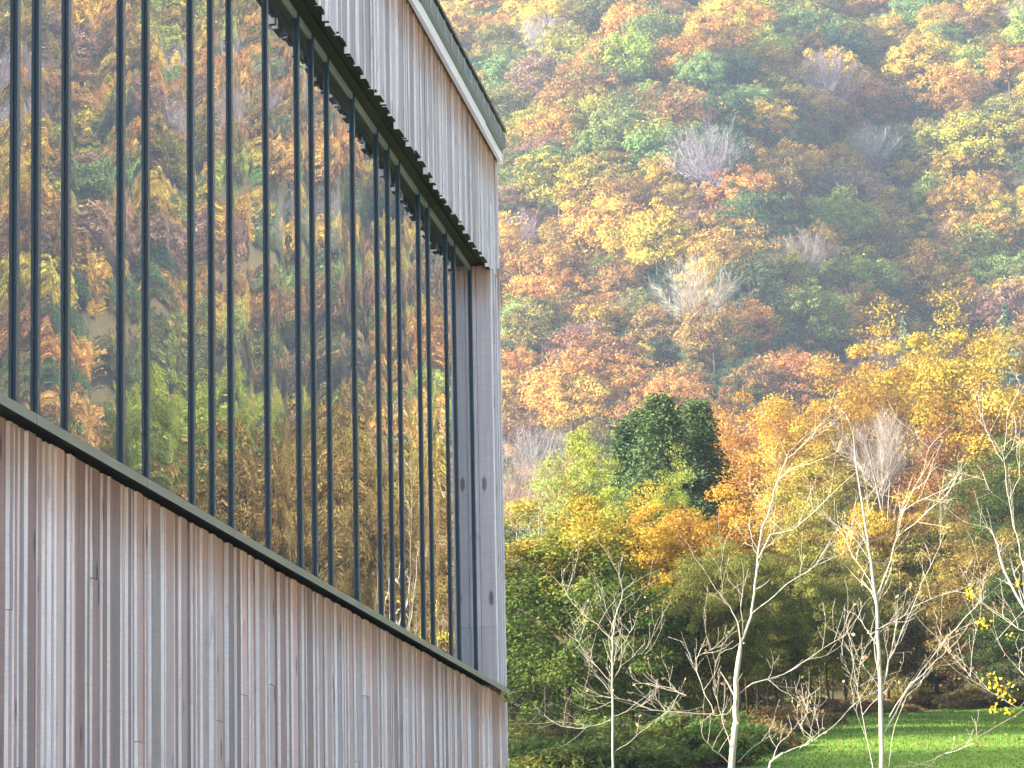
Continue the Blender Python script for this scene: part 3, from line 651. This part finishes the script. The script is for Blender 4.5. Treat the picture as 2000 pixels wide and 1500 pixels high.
# ------------------------------------------------------------------ woodland edge in the middle distance
GRN, DGR, OLV, GLD, ORG, RST = (.12, .17, .035), (.075, .115, .035), (.25, .24, .05), (.55, .33, .03), (.55, .25, .03), (.27, .12, .045)
YGR, PGR, BRN = (.36, .40, .06), (.33, .38, .12), (.30, .19, .07)
MIDT = [ # px, distance, top py, radius px, kind, colour, top colour, label
 (1110, 86, 968, 200, 'mid', GRN, (.48, .34, .04), 'rounded dark green tree with a yellow and orange top beside the building corner'),
 (985, 94, 1070, 150, 'mid', DGR, None, 'dark green tree half hidden behind the building corner'),
 (1235, 90, 1135, 135, 'mid', DGR, (.12, .17, .03), 'low dark green tree at the right shoulder of the rounded green tree'),
 (1285, 106, 985, 140, 'mid', GLD, (.60, .36, .03), 'golden yellow tree glowing behind the dark green shoulder'),
 (1405, 108, 965, 140, 'mid', (.46, .26, .05), ORG, 'orange-brown tree below the dark spruces'),
 (1500, 235, 765, 120, 'mid', ORG, (.58, .28, .02), 'bright orange beech with a pointed top against the blue-shaded hill'),
 (1430, 238, 850, 95, 'mid', ORG, None, 'smaller orange beech at the foot of the pointed orange one'),
 (1590, 232, 785, 115, 'mid', (.50, .33, .06), GLD, 'yellow-brown beech between the orange one and the golden ridge'),
 (1690, 236, 712, 125, 'mid', (.52, .29, .05), None, 'pale orange beech on the slope of the golden ridge'),
 (1800, 240, 668, 130, 'mid', GLD, (.58, .40, .04), 'golden yellow beech forming the ridge of the near wood'),
 (1935, 236, 645, 150, 'mid', GLD, (.56, .40, .04), 'tallest golden yellow beech near the pale conifer'),
 (1870, 190, 830, 95, 'mid', RST, None, 'rust brown tree below the golden ridge'),
 (1975, 170, 850, 110, 'mid', GRN, None, 'mid green tree behind the bare maple with yellow leaves'),
 (1620, 180, 880, 105, 'mid', OLV, (.42, .32, .05), 'olive yellow tree in front of the yellow-brown beech'),
 (1740, 165, 830, 95, 'mbare', (.42, .37, .34), None, 'leafless grey tree with a fan of fine twigs before the golden ridge'),
 (1735, 150, 970, 110, 'mid', (.30, .24, .05), GLD, 'olive gold tree below the leafless grey tree'),
 (1830, 150, 1000, 110, 'mid', OLV, (.25, .20, .05), 'olive green tree in the dark middle of the wood'),
 (1930, 146, 1030, 120, 'mid', (.30, .21, .06), None, 'brown olive tree above the hollow in the wood edge'),
 (1560, 140, 1010, 110, 'mid', OLV, (.40, .30, .05), 'olive tree behind the forked bare maple'),
 (1470, 118, 1060, 110, 'mid', (.20, .22, .04), (.42, .28, .04), 'yellow-green tree left of the forked bare maple'),
 (1655, 146, 1090, 110, 'mid', (.22, .22, .05), None, 'dull green tree over the row of dark trunks'),
 (1355, 104, 1150, 120, 'mid', (.22, .23, .05), OLV, 'shaded olive green tree beside the golden one'),
 (1800, 152, 1130, 100, 'mid', (.25, .23, .05), None, 'shaded olive tree behind the slender bare maple'),
 (2030, 140, 1080, 120, 'mid', DGR, None, 'dark green tree at the edge of the hollow'),
 (1135, 114, 835, 95, 'mid', PGR, YGR, 'pale yellow-green airy tree beside the dark spruces'),
 (1215, 112, 955, 75, 'mid', YGR, None, 'lime green sapling under the dark spruces'),
 (1330, 112, 925, 60, 'mid', YGR, None, 'lime green sapling in front of the spruces'),
 (1305, 122, 766, 310, 'mcon', (.10, .155, .06), None, 'tall dark green spruce with a blunt double tip'),
 (1376, 124, 776, 290, 'mcon', (.11, .165, .06), None, 'dark green spruce with drooping side branches'),
 (1240, 126, 815, 270, 'mcon', (.09, .145, .06), None, 'lower dark green spruce beside the pale airy tree'),
 (1268, 128, 795, 270, 'mcon', (.09, .14, .055), None, 'dark green spruce in the middle of the spruce group'),
 (1340, 127, 805, 270, 'mcon', (.10, .15, .06), None, 'dark green spruce behind the lime green sapling'),
 (1060, 260, 850, 75, 'mbare', (.36, .33, .35), None, 'round leafless grey tree above the green crown'),
 (1015, 240, 915, 85, 'mbare', (.40, .29, .25), None, 'mauve brown leafless tree by the building corner'),
]
for px, Y, py, rp, kind, col, top, lab in MIDT:
    g = on_ground(px, Y); tz = at(px, py, Y).z; R = rp * Y / F
    tree(kind, g, R, tz - g.z + 0.15, col, lab, top=top, crown_low=(None if kind != 'mid' else 0.02 * (tz - g.z)))
# the wood goes on behind the building; its trees shade the meadow
for x, Y, H in ((-12.5, 66.8, 10), (-14.5, 69.5, 10.5), (-17, 113, 9), (-18.5, 120, 9.5), (-20, 130, 10), (-12.2, 97, 8), (-15, 101, 8.5), (-18, 96, 8)):
    tree('mid', (x, Y, hz(x, Y)), H * .32, H, (.12, .15, .035), 'tree of the wood standing out of sight behind the building', group='trees of the wood behind the building', crown_low=.1 * H)
# slim trunks along the wood edge
for i in range(17):
    px = 1395 + i * 17 + rt.uniform(-6, 6); Y = float(edge_dist(px)) + rt.uniform(11, 19); g = on_ground(px, Y)
    H = rt.uniform(4.2, 5.4); tree('mid', g, rt.uniform(1.0, 1.5), H, (.22, .22, .05), 'slim tree with a dark bare trunk in the row along the wood edge', group='slim trees along the wood edge', crown_low=H * .34, trunk_r=.8)
# bracken and brambles in front of the trunks
def bush(px, Y, R, h, col, lab, grp):
    g = on_ground(px, Y); b = empty('shrub', (g.x, g.y, g.z - 0.05), lab, 'shrub', grp); b.rotation_euler = (0, 0, rt.uniform(0, 6.28))
    f = bpy.data.objects.new('foliage', rt.choice(BUSH)); f.scale = (R, R, h); f.color = tuple(c * rt.uniform(.8, 1.2) for c in col) + (1,); f['tint_top'] = [0., 0., 0., 0.]
    f.location = (0, 0, -.3 * h); link(f, b)
    s = bpy.data.objects.new('stem', TRUNK_C[0]); s.scale = (R * .3, R * .3, h * .4); link(s, b)
for i in range(64):
    px = rt.uniform(1380, 1770); Y = float(edge_dist(px)) + rt.uniform(-1.5, 13)
    bush(px, Y, rt.uniform(.7, 1.3), rt.uniform(.45, .85), (.26, .17, .07), 'brown bracken clump on the bank before the dark trunks', 'bracken clumps at the wood edge')
for i in range(30):
    px = rt.uniform(985, 1420); Y = float(edge_dist(px)) + rt.uniform(-2, 8)
    bush(px, Y, rt.uniform(.8, 1.5), rt.uniform(.7, 1.5), (.15, .17, .04), 'olive green undergrowth shrub at the foot of the green trees', 'undergrowth shrubs beneath the green trees')
for i in range(26):
    px = rt.uniform(560, 985); Y = rt.uniform(62, 92)
    bush(px, Y, rt.uniform(1.0, 1.8), rt.uniform(.7, 1.4), (.15, .17, .04), 'olive green undergrowth shrub at the foot of the green trees', 'undergrowth shrubs beneath the green trees')
for i in range(12):
    px = rt.uniform(1760, 2040); Y = float(edge_dist(px)) + rt.uniform(-1, 4)
    bush(px, Y, rt.uniform(.8, 1.5), rt.uniform(.6, 1.3), (.16, .12, .05), 'dull brown shrub along the top edge of the meadow', 'shrubs along the top of the meadow')
# trees to the side of the meadow that show in the window glass
for i in range(44):
    a = math.radians(rt.uniform(4.5, 17)); Y = rt.uniform(95, 250); x = 3 + Y * math.tan(a); k = rt.random()
    if abs(math.degrees(a) - 10.4) < 1.8 and Y > 120: continue
    cn, col = rt.choice([('green', (.13, .16, .06)), ('olive', (.20, .18, .07)), ('olive', (.20, .18, .07)), ('golden', (.40, .29, .08)), ('brown', BRN), ('brown', BRN), ('pale green', (.24, .24, .12))]); H = rt.uniform(.055, .085) * Y + 1.5
    tree('mid' if k > .04 else 'mbare', (x, Y, hz(x, Y)), H * rt.uniform(.26, .4), H, col if k > .04 else (.4, .35, .33),
         '%s tree beyond the meadow, mirrored in the window band' % (cn if k > .04 else 'leafless grey'), group='%s trees mirrored in the windows' % (cn if k > .04 else 'leafless'), crown_low=.15 * H)

for a, Y, tp in ((9.3, 232, 690), (10.0, 236, 672), (10.7, 233, 668), (11.4, 238, 676)):
    x = 3 + Y * math.tan(math.radians(a)); g = hz(x, Y); H = (1812 - tp) / F * Y - g
    tree('mid', (x, Y, g), 2.9, H, (.34, .38, .06), 'lime green tree glowing in the middle of the window reflection', group='lime trees mirrored in the windows', crown_low=.1 * H)

# ------------------------------------------------------------------ bare young maples in front
rb = random.Random(21)
def dryleaf(C, s, col_v):
    pass
def bare_tree(label, Y, limbs, twig=1.0, leaves=(), seed=1, loc_px=None, nleaf=0):
    r = random.Random(seed); k = Y / F; paths = []; trunkp = []; tips = []
    def grow(p, d, ln, rad, lev):
        n = 4 if lev < 2 else 3; pts = [p]; q = p
        for i in range(n):
            d = (d + Vector((r.gauss(0, .16), r.gauss(0, .16), r.gauss(0, .13) + .09))).normalized()
            q = q + d * (ln / n); pts.append(q)
            if lev < 2 and r.random() < .8:
                s = (d + Vector((r.gauss(0, .65), r.gauss(0, .65), r.gauss(0.25, .45)))).normalized(); grow(q, s, ln * r.uniform(.35, .65), rad * .6, lev + 1)
        paths.append((pts, [max(.0028, rad * (1 - .75 * i / n)) for i in range(n + 1)])); tips.append(q)
    for li, (px_pts, r0, r1, dens) in enumerate(limbs):
        dep = r.uniform(-.5, .5); n = len(px_pts); pts = []
        for i, (a, b) in enumerate(px_pts):
            pts.append(at(a, b, Y + (dep * i / max(1, n - 1) * 2 if li else 0)))
        fine = []; rad = []
        for i in range(n - 1):
            for j in range(3):
                t = j / 3; fine.append(pts[i].lerp(pts[i + 1], t) + Vector((r.gauss(0, .3), r.gauss(0, .3), r.gauss(0, .3))) * k * 3); rad.append((r0 + (r1 - r0) * (i + t) / (n - 1)) * k * (.56 if li == 0 else .38))
        fine.append(pts[-1]); rad.append(r1 * k * .38)
        (trunkp if li == 0 else paths).append((fine, rad))
        L_ = sum((fine[i + 1] - fine[i]).length for i in range(len(fine) - 1))
        for i in range(int(dens * L_ * twig * 1.25)):
            f = r.uniform(.18, 1) * (len(fine) - 1); i0 = min(int(f), len(fine) - 2); p = fine[i0].lerp(fine[i0 + 1], f - i0)
            ax = (fine[i0 + 1] - fine[i0]).normalized()
            s = (ax * .8 + Vector((r.gauss(0, .6), r.gauss(0, .6), r.gauss(.25, .4)))).normalized()
            grow(p, s, r.uniform(.3, 1.0), max(.0055, rad[i0] * .4), 1 if r.random() < .6 else 2)
    foot = trunkp[0][0][0]; gz = hz(foot.x, foot.y); base = Vector((foot.x, foot.y, gz - .1))
    trunkp[0][0].insert(0, base); trunkp[0][1].insert(0, trunkp[0][1][0] * 1.15)
    root = empty('bare_maple', base, label, 'tree')
    sh = lambda P: [([q - base for q in pts], rad) for pts, rad in P]
    link(bpy.data.objects.new('trunk', tubes('trunk', sh(trunkp), M['bark'], 8)), root)
    link(bpy.data.objects.new('branches', tubes('branches', sh(paths), M['bark'], 5)), root)
    rs = np.random.RandomState(seed)
    def leafset(C, s, col, nm):
        n = len(C); C = np.array(C); nn = unit(rs.randn(n, 3)); A = unit(np.cross(nn, rs.randn(n, 3))); B = np.cross(nn, A)
        sz = s * (0.6 + .8 * rs.rand(n))[:, None]; o = bpy.data.objects.new(nm, quads(nm, C, A * sz, B * sz * .75, rs.rand(n), rs.rand(n), M['leaf']))
        o.color = col + (1,); o['tint_top'] = [0., 0., 0., 0.]; link(o, root)
    if nleaf:
        T = [r.choice(tips) for i in range(nleaf)]
        leafset([tuple(q - base + Vector((r.gauss(0, .05), r.gauss(0, .05), r.gauss(-.06, .05)))) for q in T], .035, (.38, .25, .15), 'dry_leaves')
    if leaves:
        C = []
        for a, b, n, s in leaves:
            for i in range(n): C.append(tuple(at(a + r.gauss(0, s), b + r.gauss(0, s), Y + r.gauss(0, .15)) - base))
        leafset(C, .032, (.75, .55, .03), 'yellow_leaves')
    return root
bare_tree('small upright bare maple beside the building corner', 66, [
 ([(1197, 1510), (1196, 1400), (1196, 1300), (1196, 1245), (1200, 1215), (1213, 1170), (1219, 1152)], 4.5, 1.2, 3),
 ([(1196, 1250), (1165, 1220), (1135, 1195), (1112, 1170), (1103, 1150), (1101, 1134)], 2.4, .8, 2.5),
 ([(1196, 1230), (1190, 1205), (1180, 1185), (1174, 1180)], 1.6, .8, 2),
 ([(1196, 1335), (1165, 1300), (1140, 1270), (1125, 1245), (1116, 1212)], 2.2, .8, 4),
 ([(1196, 1345), (1165, 1318), (1155, 1300), (1145, 1290)], 1.8, .8, 4),
 ([(1196, 1405), (1165, 1418), (1125, 1423), (1085, 1412), (1055, 1395), (1041, 1374)], 2.6, .9, 3),
 ([(1196, 1368), (1172, 1382), (1150, 1388), (1138, 1380)], 2, .8, 3),
 ([(1196, 1400), (1225, 1390), (1255, 1378)], 1.8, .7, 4), ([(1196, 1330), (1215, 1300), (1240, 1280), (1262, 1278)], 2.0, .7, 5),
 ([(1196, 1290), (1210, 1265), (1228, 1240), (1236, 1222)], 1.7, .7, 4), ([(1200, 1470), (1235, 1445), (1275, 1410), (1320, 1380)], 2.4, .9, 2.5)],
 leaves=(), seed=4, nleaf=160, twig=1.2)
bare_tree('forked bare maple with smooth pale trunk in front of the dark trunk row', 62, [
 ([(1427, 1512), (1434, 1440), (1438, 1390), (1438, 1330), (1447, 1258)], 13, 8.5, .8),
 ([(1447, 1258), (1466, 1205), (1476, 1140), (1480, 1080), (1488, 1035), (1503, 995), (1518, 940), (1538, 895), (1570, 870), (1610, 840), (1655, 800)], 7, 1.1, 2.2),
 ([(1447, 1258), (1442, 1215), (1425, 1183), (1405, 1158), (1388, 1138), (1375, 1112)], 4.5, .9, 2.4),
 ([(1452, 1240), (1447, 1190), (1452, 1150), (1462, 1110)], 3, .8, 2), ([(1482, 1090), (1505, 1045), (1550, 1035), (1590, 1000), (1640, 950), (1690, 905)], 4.2, .9, 2.2),
 ([(1480, 1085), (1470, 1068), (1455, 1060), (1445, 1068)], 2, .7, 2), ([(1468, 1200), (1500, 1175), (1540, 1140), (1590, 1105), (1640, 1085), (1690, 1060)], 3.8, .9, 2.2),
 ([(1518, 940), (1545, 915), (1600, 900), (1640, 880)], 2.2, .8, 2), ([(1535, 900), (1540, 880), (1575, 850)], 1.8, .8, 2),
 ([(1439, 1360), (1470, 1335), (1530, 1318), (1575, 1290), (1610, 1265), (1650, 1240), (1680, 1200)], 3.2, .9, 3.5),
 ([(1438, 1370), (1420, 1395), (1390, 1396), (1340, 1392), (1275, 1388), (1240, 1372), (1195, 1362), (1150, 1357), (1130, 1345)], 4.0, .9, 2.6),
 ([(1395, 1395), (1375, 1350), (1360, 1310), (1358, 1285), (1385, 1270), (1420, 1258)], 2.4, .8, 4),
 ([(1340, 1358), (1310, 1345), (1270, 1335), (1235, 1335)], 3, .8, 4), ([(1430, 1470), (1415, 1420), (1405, 1385), (1392, 1340)], 4, 1, 2.5),
 ([(1425, 1490), (1395, 1465), (1372, 1440), (1368, 1410)], 3, 1, 3), ([(1440, 1490), (1470, 1460), (1500, 1440)], 2.5, .8, 3)],
 seed=7, nleaf=120)
bare_tree('low spreading bare maple sapling on the grass right of the forked one', 60, [
 ([(1495, 1520), (1505, 1490), (1530, 1470)], 5, 4, 1), ([(1505, 1492), (1520, 1455), (1545, 1430), (1560, 1410), (1590, 1380)], 2.6, .8, 3.5),
 ([(1530, 1470), (1575, 1455), (1620, 1425), (1650, 1395), (1672, 1370)], 3, .8, 3.5), ([(1560, 1462), (1590, 1440), (1575, 1400), (1560, 1420)], 1.8, .7, 3)], seed=9, nleaf=50)
bare_tree('slender tall bare maple on the sunlit strip of meadow', 58, [
 ([(1722, 1515), (1722, 1440), (1720, 1360), (1715, 1270), (1712, 1180), (1701, 1095), (1690, 1025), (1680, 960), (1671, 900), (1667, 850)], 9.5, 1.2, 1.4),
 ([(1718, 1370), (1738, 1290), (1765, 1225), (1785, 1180), (1810, 1120), (1835, 1070), (1852, 1022)], 3.8, .9, 2), ([(1785, 1185), (1830, 1165), (1880, 1145)], 2, .8, 2),
 ([(1724, 1440), (1760, 1370), (1800, 1310), (1850, 1245), (1905, 1185), (1925, 1165)], 5.5, 1.6, 2.6), ([(1735, 1400), (1780, 1335), (1830, 1290), (1860, 1262)], 2.8, 1, 2.5),
 ([(1712, 1165), (1732, 1115), (1752, 1050), (1762, 1005), (1785, 955), (1805, 915), (1815, 875)], 4, .9, 2.4), ([(1762, 1005), (1750, 965), (1735, 935)], 2, .8, 2),
 ([(1762, 1000), (1800, 975), (1845, 955), (1868, 928)], 2.6, .8, 3), ([(1752, 1050), (1800, 1010), (1850, 965), (1868, 935)], 2.4, .8, 2.6),
 ([(1711, 1160), (1690, 1120), (1665, 1085), (1650, 1050), (1625, 1020)], 3, .8, 3), ([(1702, 1100), (1672, 1055), (1640, 1030), (1610, 1010)], 2.4, .8, 3), ([(1690, 1020), (1710, 975), (1735, 920)], 2, .8, 2),
 ([(1715, 1260), (1690, 1225), (1672, 1200), (1650, 1190)], 2.6, .8, 3.5), ([(1718, 1345), (1695, 1310), (1670, 1295), (1640, 1275)], 2.6, .8, 3),
 ([(1719, 1350), (1735, 1290), (1750, 1230), (1760, 1180)], 2, .8, 2.5), ([(1708, 1510), (1692, 1440), (1680, 1370), (1670, 1325)], 3, 1, 3.5),
 ([(1735, 1500), (1748, 1420), (1770, 1360), (1800, 1335)], 2.4, .9, 2)], seed=12, nleaf=190, leaves=((1830, 1105, 4, 4), (1897, 1160, 12, 8)))
bare_tree('tall bare maple at the meadow edge with last bright yellow leaves', 52, [
 ([(2070, 1530), (2050, 1380), (2030, 1250), (2000, 1187), (1962, 1118), (1950, 1066), (1932, 1030)], 9, 1.6, 2.2),
 ([(2030, 1250), (2012, 1150), (1998, 1105), (1986, 1045), (1973, 993), (1968, 960), (1962, 900), (1956, 870)], 5, 1.6, 2), ([(1960, 900), (1945, 880), (1928, 840), (1911, 797), (1903, 762)], 2.4, .9, 1.5),
 ([(1961, 880), (1966, 840), (1968, 803)], 2.2, .9, 2), ([(1972, 975), (1990, 935), (1990, 880), (1992, 857), (1970, 820)], 2, .8, 2), ([(1970, 985), (1945, 970), (1928, 950), (1920, 920)], 2, .8, 2.5),
 ([(1957, 1050), (1930, 1035), (1900, 1028)], 1.8, .7, 2), ([(2040, 1330), (1990, 1385), (1950, 1360), (1900, 1330), (1885, 1305)], 2.6, .8, 3), ([(2040, 1360), (1985, 1395), (1900, 1445), (1830, 1480), (1800, 1510)], 3, 1.2, 2),
 ([(2030, 1240), (1990, 1230), (1950, 1200), (1900, 1165)], 2.6, .9, 2.5), ([(2035, 1300), (1985, 1300), (1950, 1260), (1935, 1225)], 2.2, .8, 2.5)],
 seed=15, nleaf=60, leaves=((1895, 1158, 26, 9), (1920, 1215, 22, 9), (1940, 1330, 20, 10), (1960, 1350, 34, 13), (1940, 1385, 16, 7), (1970, 1390, 12, 8), (1985, 1140, 14, 6), (1975, 1240, 6, 8)))
# more bare maples across the grass, mirrored in the glass
base_limbs = [[(0, 0), (2, -150), (-4, -300), (6, -430), (10, -560)], [(2, -150), (50, -250), (95, -370), (120, -450)], [(-2, -220), (-60, -300), (-90, -400), (-100, -470)],
              [(0, -300), (40, -380), (70, -470), (80, -540)], [(2, -120), (-70, -180), (-130, -210), (-170, -280)], [(2, -180), (80, -230), (150, -260), (190, -330)]]
for i, (a, Y) in enumerate(((7.2, 60), (8.4, 66), (9.6, 58), (11.0, 64), (12.2, 57), (13.4, 62), (14.6, 60))):
    px0 = 1809 + math.tan(math.radians(a)) * F; py0 = 1500
    lim = [([(px0 + u * rb.uniform(.8, 1.2) if j else px0 + u, py0 + v) for u, v in l], 8 if j == 0 else 3.2, 1, 2.2) for j, l in enumerate(base_limbs)]
    o = bare_tree('bare maple across the grass mirrored in the lower window panes', Y, lim, seed=40 + i, nleaf=60); o['group'] = 'bare maples mirrored in the windows'

# ------------------------------------------------------------------ haze
m, nt, out = new_mat('autumn_haze')
pv = nd(nt, 'ShaderNodeVolumePrincipled'); pv.inputs['Color'].default_value = (0.55, 0.74, 1.0, 1); pv.inputs['Density'].default_value = 0.00022; pv.inputs['Anisotropy'].default_value = 0.2
nt.links.new(pv.outputs[0], out.inputs['Volume'])
hzb = box('haze', -720, 780, -320, 1420, -4, 305, m); tag(hzb, 'thin pale blue autumn haze filling the valley air', 'haze', kind='stuff')
